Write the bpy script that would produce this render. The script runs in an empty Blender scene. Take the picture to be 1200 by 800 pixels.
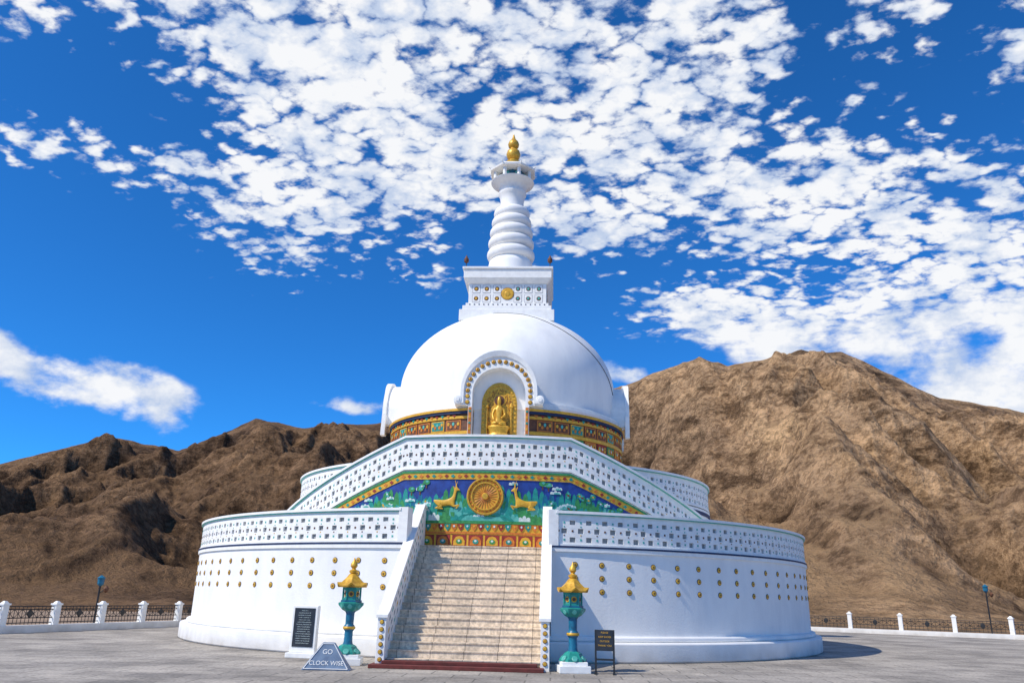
import bpy, math, random, bmesh
from math import sin, cos, pi, radians, degrees, atan2
from mathutils import Vector, Matrix, noise
random.seed(7)
scene = bpy.context.scene
scene.view_settings.view_transform = 'Standard'
scene.view_settings.look = 'None'
scene.view_settings.exposure = 0
COL = scene.collection

# ------------------------------------------------------------------ materials
def mat(name, c1, c2=None, scale=4.0, rough=0.6, metal=0.0, bump=0.0, bscale=30.0, lo=0.35, hi=0.65, stretch=(1,1,1), detail=5):
    m = bpy.data.materials.new(name); m.use_nodes = True
    nt = m.node_tree; b = nt.nodes['Principled BSDF']
    b.inputs['Roughness'].default_value = rough
    b.inputs['Metallic'].default_value = metal
    if c2 is None:
        c2 = tuple(x*0.82 for x in c1)
    tc = nt.nodes.new('ShaderNodeTexCoord')
    mp = nt.nodes.new('ShaderNodeMapping'); mp.inputs['Scale'].default_value = stretch
    nt.links.new(tc.outputs['Object'], mp.inputs['Vector'])
    nz = nt.nodes.new('ShaderNodeTexNoise'); nz.inputs['Scale'].default_value = scale
    nz.inputs['Detail'].default_value = detail; nz.inputs['Roughness'].default_value = 0.6
    nt.links.new(mp.outputs['Vector'], nz.inputs['Vector'])
    cr = nt.nodes.new('ShaderNodeValToRGB')
    cr.color_ramp.elements[0].position = lo; cr.color_ramp.elements[0].color = (*c2, 1)
    cr.color_ramp.elements[1].position = hi; cr.color_ramp.elements[1].color = (*c1, 1)
    nt.links.new(nz.outputs['Fac'], cr.inputs['Fac'])
    nt.links.new(cr.outputs['Color'], b.inputs['Base Color'])
    if bump > 0:
        n2 = nt.nodes.new('ShaderNodeTexNoise'); n2.inputs['Scale'].default_value = bscale
        n2.inputs['Detail'].default_value = 3
        nt.links.new(tc.outputs['Object'], n2.inputs['Vector'])
        bp = nt.nodes.new('ShaderNodeBump'); bp.inputs['Strength'].default_value = bump
        bp.inputs['Distance'].default_value = 0.02
        nt.links.new(n2.outputs['Fac'], bp.inputs['Height'])
        nt.links.new(bp.outputs['Normal'], b.inputs['Normal'])
    return m

WHITE = mat('white_limewash', (.88,.87,.84), (.78,.775,.76), scale=1.6, rough=.75, bump=.25, bscale=18, stretch=(1,1,.3), lo=.3, hi=.6)
WHITE2 = mat('white_trim_paint', (.88,.87,.83), (.78,.77,.74), scale=5, rough=.7)
SLOT_SHADE = mat('painted_slot_shade', (.34,.35,.35), (.22,.24,.25), scale=6, rough=.9)  # darkish grey paints the shade inside the lattice slots of white masonry
GOLD = mat('gold_paint', (.80,.47,.05), (.55,.28,.03), scale=14, rough=.38, metal=.25, bump=.2)
ORNATE = mat('gilded_ornate', (.80,.42,.03), (.28,.10,.01), scale=16, rough=.4, metal=.25, bump=.9, bscale=22, lo=.42, hi=.55)
YEL = mat('yellow_ochre_paint', (.75,.43,.03), (.55,.28,.02), scale=12, rough=.5)
ORANGE = mat('orange_paint', (.66,.22,.02), (.45,.12,.015), scale=12, rough=.5)
RED = mat('dark_red_paint', (.34,.03,.02), (.2,.02,.015), scale=9, rough=.6)
CARPET = mat('dull_red_step', (.17,.035,.03), (.10,.025,.02), scale=6, rough=.9)
BROWN = mat('brown_paint', (.17,.065,.025), (.08,.03,.015), scale=9, rough=.6)
BLUE = mat('mural_blue', (.018,.06,.30), (.01,.03,.17), scale=5, rough=.5)
NAVY = mat('navy_line', (.012,.03,.10), (.01,.02,.06), scale=5, rough=.6)
TEAL = mat('teal_paint', (.02,.31,.25), (.012,.20,.17), scale=7, rough=.45)
LTEAL = mat('light_teal_paint', (.12,.46,.38), (.06,.33,.28), scale=7, rough=.45)
SBLUE = mat('lantern_blue', (.012,.17,.28), (.008,.09,.17), scale=9, rough=.4)
GREEN = mat('green_paint', (.05,.30,.08), (.02,.17,.05), scale=9, rough=.5)
MWHITE = mat('mural_cloud_white', (.66,.72,.68), (.48,.6,.58), scale=9, rough=.6)
BLACK = mat('black_metal', (.02,.02,.022), (.012,.012,.012), scale=9, rough=.5)
BOARD = mat('black_board', (.03,.032,.04), (.018,.02,.025), scale=9, rough=.35)
SIGNB = mat('sign_blue_grey', (.17,.24,.34), (.11,.16,.24), scale=6, rough=.5)

def wall_white():
    m = WHITE.copy(); m.name = 'white_wall_weathered'
    nt = m.node_tree; b = nt.nodes['Principled BSDF']
    cr = [n for n in nt.nodes if n.type == 'VALTORGB'][0]
    tc = [n for n in nt.nodes if n.type == 'TEX_COORD'][0]
    sp = nt.nodes.new('ShaderNodeSeparateXYZ'); nt.links.new(tc.outputs['Object'], sp.inputs[0])
    mr = nt.nodes.new('ShaderNodeMapRange'); mr.inputs['From Min'].default_value = 0; mr.inputs['From Max'].default_value = .4
    mr.inputs['To Min'].default_value = 1; mr.inputs['To Max'].default_value = 0.08
    nt.links.new(sp.outputs['Z'], mr.inputs['Value'])
    nz = nt.nodes.new('ShaderNodeTexNoise'); nz.inputs['Scale'].default_value = 2.2; nz.inputs['Detail'].default_value = 7
    nt.links.new(tc.outputs['Object'], nz.inputs['Vector'])
    mu = nt.nodes.new('ShaderNodeMath'); mu.operation = 'MULTIPLY'
    nt.links.new(mr.outputs[0], mu.inputs[0]); nt.links.new(nz.outputs['Fac'], mu.inputs[1])
    mx = nt.nodes.new('ShaderNodeMix'); mx.data_type = 'RGBA'
    nt.links.new(mu.outputs[0], mx.inputs['Factor']); nt.links.new(cr.outputs['Color'], mx.inputs['A'])
    mx.inputs['B'].default_value = (.38,.34,.29,1)
    nt.links.new(mx.outputs['Result'], b.inputs['Base Color'])
    return m
WALL = wall_white()

def brick_mat(name, c1, c2, cm, bw, bh, mort, rough=.85, nscale=.6, nlo=.62, bump=.4):
    m = bpy.data.materials.new(name); m.use_nodes = True
    nt = m.node_tree; b = nt.nodes['Principled BSDF']; b.inputs['Roughness'].default_value = rough
    tc = nt.nodes.new('ShaderNodeTexCoord')
    br = nt.nodes.new('ShaderNodeTexBrick')
    br.inputs['Scale'].default_value = 1; br.inputs['Brick Width'].default_value = bw
    br.inputs['Row Height'].default_value = bh; br.inputs['Mortar Size'].default_value = mort
    br.inputs['Mortar Smooth'].default_value = .3
    br.inputs['Color1'].default_value = (*c1,1); br.inputs['Color2'].default_value = (*c2,1); br.inputs['Mortar'].default_value = (*cm,1)
    nt.links.new(tc.outputs['Object'], br.inputs['Vector'])
    nz = nt.nodes.new('ShaderNodeTexNoise'); nz.inputs['Scale'].default_value = nscale; nz.inputs['Detail'].default_value = 8
    nz.inputs['Roughness'].default_value = .68
    nt.links.new(tc.outputs['Object'], nz.inputs['Vector'])
    cr = nt.nodes.new('ShaderNodeValToRGB')
    cr.color_ramp.elements[0].position = .36; cr.color_ramp.elements[0].color = (nlo,nlo*.98,nlo*.95,1)
    cr.color_ramp.elements[1].position = .60; cr.color_ramp.elements[1].color = (1.12,1.1,1.06,1)
    nt.links.new(nz.outputs['Fac'], cr.inputs['Fac'])
    mx = nt.nodes.new('ShaderNodeMix'); mx.data_type = 'RGBA'; mx.blend_type = 'MULTIPLY'; mx.inputs['Factor'].default_value = 1
    nt.links.new(br.outputs['Color'], mx.inputs['A']); nt.links.new(cr.outputs['Color'], mx.inputs['B'])
    n3 = nt.nodes.new('ShaderNodeTexNoise'); n3.inputs['Scale'].default_value = 14; n3.inputs['Detail'].default_value = 6
    nt.links.new(tc.outputs['Object'], n3.inputs['Vector'])
    c3 = nt.nodes.new('ShaderNodeValToRGB')
    c3.color_ramp.elements[0].position = .38; c3.color_ramp.elements[0].color = (.74,.74,.74,1)
    c3.color_ramp.elements[1].position = .60; c3.color_ramp.elements[1].color = (1.06,1.06,1.06,1)
    nt.links.new(n3.outputs['Fac'], c3.inputs['Fac'])
    m2 = nt.nodes.new('ShaderNodeMix'); m2.data_type = 'RGBA'; m2.blend_type = 'MULTIPLY'; m2.inputs['Factor'].default_value = 1
    nt.links.new(mx.outputs['Result'], m2.inputs['A']); nt.links.new(c3.outputs['Color'], m2.inputs['B'])
    nt.links.new(m2.outputs['Result'], b.inputs['Base Color'])
    bp = nt.nodes.new('ShaderNodeBump'); bp.inputs['Strength'].default_value = bump; bp.inputs['Distance'].default_value = .02
    nt.links.new(n3.outputs['Fac'], bp.inputs['Height']); nt.links.new(bp.outputs['Normal'], b.inputs['Normal'])
    return m
PAVE = brick_mat('plaza_paving', (.45,.41,.36), (.36,.33,.295), (.20,.185,.165), 1.0, .7, .02, nscale=.45, nlo=.58)
STEP = brick_mat('stair_stone', (.78,.65,.50), (.71,.59,.45), (.38,.30,.23), .78, 40, .012, nscale=2.5, nlo=.82, bump=.15)

# ------------------------------------------------------------------ mesh builder
class MB:
    def __init__(s): s.v=[]; s.f=[]; s.mi=[]; s.mats=[]
    def m(s, material):
        if material not in s.mats: s.mats.append(material)
        return s.mats.index(material)
    def add(s, vs, fs, material):
        o = len(s.v); k = s.m(material)
        s.v.extend([tuple(v) for v in vs])
        for f in fs: s.f.append(tuple(i+o for i in f)); s.mi.append(k)
    def box(s, c, d, material, rz=0, taper=1.0):
        x,y,z = d[0]/2,d[1]/2,d[2]/2
        vs=[]
        for sz,t in ((-z,1),(z,taper)):
            for sx,sy in ((-x,-y),(x,-y),(x,y),(-x,y)):
                a,b = sx*t, sy*t
                vs.append((c[0]+a*cos(rz)-b*sin(rz), c[1]+a*sin(rz)+b*cos(rz), c[2]+sz))
        s.add(vs,[(0,3,2,1),(4,5,6,7),(0,1,5,4),(1,2,6,5),(2,3,7,6),(3,0,4,7)],material)
    def cblock(s, p0, p1, r0, r1, za, zb, material, zf=None, step=2.5):
        n = max(1,int(math.ceil(abs(p1-p0)/step))); vs=[]; fs=[]
        for i in range(n+1):
            p = p0+(p1-p0)*i/n; o = zf(p) if zf else 0
            a = radians(p)
            a0 = za(p) if callable(za) else za; b0 = zb(p) if callable(zb) else zb
            for r,z in ((r1,a0+o),(r1,b0+o),(r0,b0+o),(r0,a0+o)):
                vs.append((r*sin(a),-r*cos(a),z))
        for i in range(n):
            q=4*i
            for k in range(4):
                k2=(k+1)%4
                fs.append((q+k,q+4+k,q+4+k2,q+k2))
        fs.append((0,1,2,3)); q=4*n; fs.append((q+3,q+2,q+1,q))
        s.add(vs,fs,material)
    def revolve(s, prof, seg, material, cx=0, cy=0, rot=0, sx=1, sy=1):
        vs=[]; fs=[]; n=len(prof)
        for i in range(seg):
            a = 2*pi*i/seg+rot
            for r,z in prof: vs.append((cx+r*cos(a)*sx, cy+r*sin(a)*sy, z))
        for i in range(seg):
            j=(i+1)%seg
            for k in range(n-1): fs.append((i*n+k, j*n+k, j*n+k+1, i*n+k+1))
        fs.append(tuple(i*n+n-1 for i in range(seg)))
        fs.append(tuple(i*n for i in reversed(range(seg))))
        s.add(vs,fs,material)
    def disc(s, c, nrm, r, th, material, n=12):
        nrm=Vector(nrm).normalized(); up=Vector((0,0,1))
        if abs(nrm.z)>.9: up=Vector((0,1,0))
        a=nrm.cross(up).normalized(); b=a.cross(nrm).normalized(); c=Vector(c)
        vs=[]
        for k,rr in ((0,r),(th*.7,r),(th,r*.8)):
            for i in range(n):
                t=2*pi*i/n; vs.append(c+nrm*k+(a*cos(t)+b*sin(t))*rr)
        fs=[]
        for L in range(2):
            for i in range(n):
                j=(i+1)%n; fs.append((L*n+i,L*n+j,(L+1)*n+j,(L+1)*n+i))
        fs.append(tuple(2*n+i for i in range(n)))
        s.add(vs,fs,material)
    def shape(s, pts, R, th, material):
        n=len(pts); vs=[]
        for rr in (R,R+th):
            for (u,z) in pts:
                a=u/R; vs.append((rr*sin(a),-rr*cos(a),z))
        fs=[tuple(range(n,2*n))]
        for i in range(n):
            j=(i+1)%n; fs.append((i,j,n+j,n+i))
        s.add(vs,fs,material)
    def prismx(s, pts, x0, x1, material):
        n=len(pts); vs=[(x0,y,z) for y,z in pts]+[(x1,y,z) for y,z in pts]
        fs=[tuple(range(n)),tuple(reversed(range(n,2*n)))]
        for i in range(n):
            j=(i+1)%n; fs.append((j,i,n+i,n+j))
        s.add(vs,fs,material)
    def tube(s, a, b, r, material, n=6, r2=None):
        a=Vector(a); b=Vector(b); d=(b-a).normalized(); up=Vector((0,0,1)) if abs(d.z)<.9 else Vector((1,0,0))
        p=d.cross(up).normalized(); q=p.cross(d); vs=[]
        for c,rr in ((a,r),(b,r if r2 is None else r2)):
            for i in range(n):
                t=2*pi*i/n; vs.append(c+(p*cos(t)+q*sin(t))*rr)
        fs=[(i,(i+1)%n,n+(i+1)%n,n+i) for i in range(n)]+[tuple(reversed(range(n))),tuple(range(n,2*n))]
        s.add(vs,fs,material)
    def obj(s, name, parent=None, smooth=False, ang=.6, bevel=0):
        me=bpy.data.meshes.new(name); me.from_pydata(s.v,[],s.f)
        for m_ in s.mats: me.materials.append(m_)
        me.polygons.foreach_set('material_index', s.mi)
        bm=bmesh.new(); bm.from_mesh(me); bmesh.ops.recalc_face_normals(bm, faces=bm.faces); bm.to_mesh(me); bm.free()
        if smooth:
            me.shade_smooth(); me.set_sharp_from_angle(angle=ang)
        ob=bpy.data.objects.new(name,me); COL.objects.link(ob)
        if parent: ob.parent=parent
        if bevel:
            bv=ob.modifiers.new('b','BEVEL'); bv.width=bevel; bv.segments=2; bv.limit_method='ANGLE'
        return ob
def empty(name, loc=(0,0,0), rz=0):
    e=bpy.data.objects.new(name,None); COL.objects.link(e); e.location=loc; e.rotation_euler=(0,0,rz); e.empty_display_size=.3
    return e
def text(body, size, material, loc, rot, parent, name='lettering', extr=.002, align='CENTER'):
    cu=bpy.data.curves.new(name,'FONT'); cu.body=body; cu.size=size; cu.extrude=extr; cu.align_x=align; cu.align_y='CENTER'
    cu.materials.append(material)
    o=bpy.data.objects.new(name,cu); COL.objects.link(o); o.parent=parent; o.location=loc; o.rotation_euler=rot
    return o

# ------------------------------------------------------------------ STUPA
ST = empty('buddhist_stupa')
R1, R2, RF = 11.58, 8.25, 9.4
DECK1, DECK2, DECKU = 2.9, 5.2, 4.80
GAP = 9.9

b=MB()
b.cblock(GAP-.5,360-GAP+.5,11.0,11.92,0,.5,WALL,step=2)
b.cblock(GAP-.5,360-GAP+.5,11.0,11.72,.5,.64,WALL,step=2)
b.obj('plinth',ST,True,.5,bevel=.05)
b=MB()
b.cblock(GAP,360-GAP,11.1,R1,.62,DECK1-.15,WALL,step=2)
b.obj('lower_drum_wall',ST,True,.5)
b=MB()
b.cblock(GAP,360-GAP,8.1,11.3,DECK1-.2,DECK1,WHITE2,step=2)
b.cblock(GAP,360-GAP,11.3,R1+.05,DECK1-.15,DECK1-.05,WHITE2,step=2)
b.cblock(GAP,360-GAP,11.3,R1+.06,DECK1-.05,DECK1,NAVY,step=2)
b.box((0,-8.95,DECK1/2),(3.5,1.9,DECK1-.004),STEP)
b.obj('lower_terrace_deck',ST)

b=MB()
def medal(b,phi,R,z,r=.08,hub=True):
    a=radians(phi); n=(sin(a),-cos(a),0); c=(R*sin(a),-R*cos(a),z)
    b.disc(c,n,r,.010,NAVY,12)
    b.disc((c[0]+n[0]*.008,c[1]+n[1]*.008,z),n,r*.82,.016,GOLD,12)
    if hub: b.disc((c[0]+n[0]*.024,c[1]+n[1]*.024,z),n,r*.28,.008,BROWN,8)
p=GAP+3.2; k=0
while p<360-GAP-2:
    for z in (2.42,2.08,1.74):
        medal(b,p,R1,z)
    p += 3.9 if k%2 else 3.7; k+=1
b.obj('wall_medallions',ST,True,.5)

# pierced parapet -----------------------------------------------------------
def parapet(b, p0, p1, R, th, H, zf=None, period=.46):
    t=.06
    b.cblock(p0,p1,R-th,R-t,0,H,SLOT_SHADE,zf)  # solid backing; the shade of the openings is in its colour
    b.cblock(p0,p1,R-th-.01,R-th+.03,.01,H-.01,WHITE2,zf)
    rows=[(.12,.28,0),(.40,.56,.5),(.68,.82,0)]
    edges=[0]
    for a,c,_ in rows: edges+= [a,c]
    edges.append(1)
    for i in range(0,len(edges),2):
        b.cblock(p0,p1,R-t-.01,R,edges[i]*H,edges[i+1]*H,WHITE2,zf)
    dp=degrees(period/R); n=max(1,int(round((p1-p0)/dp))); dp=(p1-p0)/n
    slot=.34
    for ri,(a,c,sh) in enumerate(rows):
        for i in range(-1,n+1):
            q0=p0+(i+sh+slot/2)*dp; q1=p0+(i+1+sh-slot/2)*dp
            q0=max(q0,p0); q1=min(q1,p1)
            if q1-q0<.02: continue
            b.cblock(q0,q1,R-t-.01,R-.002,a*H-.004,c*H+.004,WHITE2,zf,step=90)
            mid=(q0+q1)/2; m2=degrees(.024/R)
            zc=(a+c)/2*H
            col=(LTEAL,BROWN,LTEAL)[ri]
            b.cblock(mid-m2,mid+m2,R-.01,R+.005,zc-.026,zc+.026,col,zf,step=90)
    for i in range(n):
        q=p0+(i+.5)*dp; m2=degrees(.017/R)
        b.cblock(q-m2,q+m2,R-.01,R+.005,.34*H-.015,.34*H+.015,YEL if i%2 else BROWN,zf,step=90)
        b.cblock(q-m2,q+m2,R-.01,R+.005,.62*H-.015,.62*H+.015,LTEAL,zf,step=90)
    b.cblock(p0,p1,R-th-.05,R+.05,H,H+.03,LTEAL,zf)
    b.cblock(p0,p1,R-th-.07,R+.07,H+.03,H+.10,WHITE2,zf)
    b.cblock(p0,p1,R-.02,R+.03,.0,.05,WHITE2,zf)

b=MB()
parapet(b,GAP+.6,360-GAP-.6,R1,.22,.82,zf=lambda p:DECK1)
for s_ in (1,-1):
    pc=s_*(GAP+.25)
    b.cblock(pc-.65,pc+.65,R1-.34,R1+.05,DECK1,DECK1+.94,WHITE2)
b.obj('lower_parapet',ST)

b=MB()
b.cblock(0,360,7.9,R2,DECK1,DECKU-.25,WALL,step=2.5)
b.cblock(0,360,7.9,R2+.05,DECKU-.25,DECKU-.13,NAVY,step=2.5)
b.cblock(0,360,7.9,R2+.03,DECKU-.13,DECKU-.04,WHITE2,step=2.5)
b.cblock(0,360,4.5,R2-.1,DECKU-.2,DECKU,WHITE2,step=2.5)
b.obj('upper_drum_wall',ST,True,.5)
b=MB()
for i in range(96):
    p=15.7+ (360-31.4)*(i+.5)/96
    for z in (4.35,4.1): medal(b,p,R2,z,.06,False)
b.obj('upper_wall_medallions',ST)
b=MB()
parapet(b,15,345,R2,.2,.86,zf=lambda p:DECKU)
b.obj('upper_parapet',ST)

PF=15.7; PE=50.8
def zfl(p):
    a=abs(p)
    if a<=PF: return DECK2
    return max(DECK1, DECK2-(a-PF)*(DECK2-DECK1)/(PE-PF))
b=MB()
for a0,a1 in ((-PE,-PF),(-PF,PF),(PF,PE)):
    b.cblock(a0,a1,RF-.25,RF,lambda p:DECK1,lambda p:zfl(p)-.0,WHITE2,step=1.5)
b.cblock(-PF,PF,8.0,RF-.2,DECK2-.15,DECK2-.01,WHITE2)
b.cblock(-PF,PF,4.8,8.05,DECKU-.01,DECK2-.02,WHITE2)
NS=13
for s_ in (-1,1):
    for i in range(NS):
        a0=PF+(PE-PF)*i/NS; a1=PF+(PE-PF)*(i+1)/NS
        z=DECK2-(DECK2-DECK1)*(i+1)/NS
        b.cblock(min(s_*a0,s_*a1),max(s_*a0,s_*a1),8.15 if z<DECKU else 8.33,RF-.22,DECK1,max(z,DECK1+.02),STEP)
b.obj('upper_stair_flights',ST)
b=MB()
parapet(b,-PE,-PF,RF+.04,.2,.96,zf=zfl,period=.36)
parapet(b,-PF,PF,RF+.04,.2,.96,zf=zfl,period=.36)
parapet(b,PF,PE,RF+.04,.2,.96,zf=zfl,period=.36)
b.obj('stair_flight_parapet',ST)

# mural ---------------------------------------------------------------------
b=MB()
for a0,a1 in ((-PE+4,-PF),(-PF,PF),(PF,PE-4)):
    up=lambda p:max(zfl(p)-.05,DECK1+.05); lo=lambda p:max(zfl(p)-.11,DECK1+.03)
    b.cblock(a0,a1,RF-.02,RF+.06,lo,up,GREEN,step=1.5)
    up2=lambda p:max(zfl(p)-.11,DECK1+.03); lo2=lambda p:max(zfl(p)-.30,DECK1+.02)
    b.cblock(a0,a1,RF-.02,RF+.045,lo2,up2,YEL,step=1.5)
    up3=lambda p:max(zfl(p)-.30,DECK1+.02); lo3=lambda p:min(3.66,max(zfl(p)-.30,DECK1+.02)-.002)
    b.cblock(a0,a1,RF-.02,RF+.02,lo3,up3,BLUE,step=1.5)
    up4=lambda p:min(3.66,max(zfl(p)-.30,DECK1+.02)); 
    b.cblock(a0,a1,RF-.02,RF+.025,lambda p:DECK1+.01,up4,YEL,step=1.5)
b.obj('mural_ground',ST)
b=MB()
RM=RF+.02
def circ(cx,cz,rx,rz,n=14,a0=0):
    return [(cx+rx*cos(2*pi*i/n+a0),cz+rz*sin(2*pi*i/n+a0)) for i in range(n)]
def lim(u): return zfl(degrees(u/RF))-.36
for i in range(-34,35):
    u=i*.2; 
    if abs(degrees(u/RF))>PE-6: continue
    z=zfl(degrees(u/RF))-.205
    b.shape([(u-.07,z),(u,z-.055),(u+.07,z),(u,z+.055)],RF+.045,.012,(RED,TEAL,ORANGE)[i%3])
def lobed(cx,cz,w,h,n,mt,th):
    pts=[(cx-w/2,cz)]
    for i in range(n):
        c=cx-w/2+w*(i+.5)/n; rr=w/n/2; hh=h*(.5+.5*sin(pi*(i+.5)/n))
        for k in range(5):
            t=pi-pi*(k+.5)/5; pts.append((c+rr*cos(t),cz+hh*.5+hh*.5*sin(t)))
    pts.append((cx+w/2,cz)); b.shape(pts,RM,th,mt)
rnd=random.Random(3)
for i in range(19):
    u=-4.5+i*.5; h=min(.80+.28*rnd.random(), lim(u)-3.70)
    if h>.10: lobed(u,3.67,1.0,h,5,(TEAL,SBLUE,TEAL,GREEN)[i%4],.006+.0008*(i%4))
for i in range(25):
    u=-4.6+i*.38; h=min(.46+.18*rnd.random(), lim(u)-3.70)
    if h>.1: lobed(u,3.67,.55,h,4,(GREEN,LTEAL,TEAL)[i%3],.011+.0008*(i%4))
for i in range(28):
    u=-4.6+i*.34
    if 3.90<lim(u): lobed(u,3.68,.36,.16+.08*rnd.random(),3,(LTEAL,MWHITE,GREEN,TEAL)[i%4],.018)
for i in range(170):
    u=rnd.uniform(-4.9,4.9); z=rnd.uniform(3.80,4.84)
    if z>lim(u)-.04: continue
    if abs(u)<.66: continue
    if .70<abs(u)<1.75 and z<4.78: continue
    kind=rnd.random()
    if kind<.42:
        w=rnd.uniform(.16,.36)
        lobed(u,z-.05,w,.11,3,MWHITE,.022+rnd.random()*.003)
        lobed(u+.04,z-.05,w*.55,.06,3,LTEAL,.027+rnd.random()*.003)
    elif kind<.8:
        for k in range(6):
            t=k*pi/3+u; r_=.06
            b.shape(circ(u+r_*cos(t),z+r_*sin(t),.035,.035,7),RM,.022+.0012*k,(GREEN,TEAL,LTEAL)[k%3])
        b.shape(circ(u,z,.03,.03,8),RM,.032,(RED,YEL,MWHITE)[i%3])
    else:
        b.shape([(u-.02,z-.16),(u+.02,z-.16),(u+.012,z),(u-.012,z)],RM,.022,BROWN)
        b.shape(circ(u,z+.02,.11,.08,10),RM,.026,GREEN)
        b.shape(circ(u+.02,z+.04,.05,.035,8),RM,.031,LTEAL)
b.shape([(-.9,3.67),(.9,3.67),(.72,3.83),(.4,3.9),(-.4,3.9),(-.72,3.83)],RM,.03,TEAL)
b.shape([(-.6,3.68),(.6,3.68),(.45,3.80),(-.45,3.80)],RM,.038,LTEAL)
b.obj('mural_scenery',ST)
b=MB()
b.cblock(-34,34,RF,RF+.05,3.60,3.68,GREEN)
RB=RF+.025
n=44
for i in range(n):
    u=-4.4+8.8*(i+.5)/n
    b.shape([(u-.09,3.58),(u+.09,3.58),(u+.07,3.47),(u,3.38),(u-.07,3.47)],RB,.02,(RED,TEAL,ORANGE)[i%3])
    b.shape(circ(u,3.52,.03,.035,7),RB,.03,(YEL,MWHITE)[i%2])
b.cblock(-30,30,RF,RF+.045,3.30,3.36,ORANGE)
n=18
for i in range(n):
    u=-4.4+8.8*(i+.5)/n
    b.shape([(u-.21,2.93),(u+.21,2.93),(u+.21,3.27),(u-.21,3.27)],RB,.010,RED)
    b.shape([(u-.17,2.97),(u+.17,2.97),(u+.17,3.10),(u+.1,3.21),(u,3.24),(u-.1,3.21),(u-.17,3.10)],RB,.020,(ORANGE,YEL)[i%2])
    b.shape(circ(u,3.08,.09,.07,9),RB,.030,(TEAL,GREEN)[i%2])
    b.shape(circ(u,3.10,.04,.035,7),RB,.038,MWHITE)
b.obj('lotus_frieze',ST)

# dharma wheel
b=MB()
zc=4.40; y0=-(RM)
b.disc((0,y0+.02,zc),(0,-1,0),.56,.06,YEL,40)
for rr,th in ((.52,.09),(.40,.085)):
    n=40; vs=[];fs=[]
    for i in range(n):
        t=2*pi*i/n
        for r_,yy in ((rr-.03,y0-.035),(rr-.015,y0-th),(rr+.015,y0-th),(rr+.03,y0-.035)):
            vs.append((r_*cos(t),yy,zc+r_*sin(t)))
    for i in range(n):
        j=(i+1)%n
        for k in range(3): fs.append((i*4+k,j*4+k,j*4+k+1,i*4+k+1))
    b.add(vs,fs,GOLD)
for i in range(24):
    t=2*pi*i/24
    b.tube((.08*cos(t),y0-.045,zc+.08*sin(t)),(.39*cos(t),y0-.045,zc+.39*sin(t)),.013,ORANGE,6)
for i in range(24):
    t=2*pi*(i+.5)/24
    b.disc((.46*cos(t),y0-.04,zc+.46*sin(t)),(0,-1,0),.028,.015,ORANGE,8)
b.disc((0,y0-.035,zc),(0,-1,0),.1,.07,GOLD,16)
b.obj('dharma_wheel',ST)

def skinned(name, pts, edges, radii, material, parent, loc, rz=0, depth=1.0, mirror=1, sub=2, sc=1.0):
    me=bpy.data.meshes.new(name); me.from_pydata([(x*mirror,y,z) for x,y,z in pts],edges,[]); me.materials.append(material)
    ob=bpy.data.objects.new(name,me); COL.objects.link(ob); ob.parent=parent
    ob.location=loc; ob.rotation_euler=(0,0,rz); ob.scale=(sc,depth*sc,sc)
    sk=ob.modifiers.new('skin','SKIN'); 
    if not me.skin_vertices: me.skin_vertices.new(name='')
    for i,r in enumerate(radii):
        sv=me.skin_vertices[0].data[i]; sv.radius=(r,r); sv.use_root=(i==0)
    sk.use_smooth_shade=True
    ss=ob.modifiers.new('sub','SUBSURF'); ss.levels=sub; ss.render_levels=sub
    return ob
# resting deer: body, upright neck, head with muzzle, folded fore and hind legs, ear, antler, tail
deer_pts=[(-.24,0,.14),(-.06,0,.145),(.12,0,.18),(.19,0,.30),(.215,0,.42),(.24,0,.50),(.335,0,.465),
          (-.12,-.04,.05),(-.30,-.04,.015),(-.08,-.04,.0),
          (.20,-.04,.06),(.34,-.04,.10),(.25,-.04,.0),
          (-.34,0,.22),(.165,0,.57),(.185,0,.53),(.235,0,.60),(.20,0,.72),(.27,0,.69)]
deer_ed=[(0,1),(1,2),(2,3),(3,4),(4,5),(5,6),(0,7),(7,8),(8,9),(2,10),(10,11),(11,12),(0,13),(4,15),(15,14),(5,16),(16,17),(16,18)]
deer_r=[.095,.078,.085,.046,.032,.038,.018,.05,.020,.014,.032,.018,.014,.016,.010,.014,.009,.006,.006]
for s_ in (-1,1):
    ph=s_*1.16/RM
    skinned('deer_relief',deer_pts,deer_ed,deer_r,YEL,ST,((RM+.03)*sin(ph),-(RM+.03)*cos(ph),4.02),ph,.45,mirror=-s_,sc=1.18)

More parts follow.
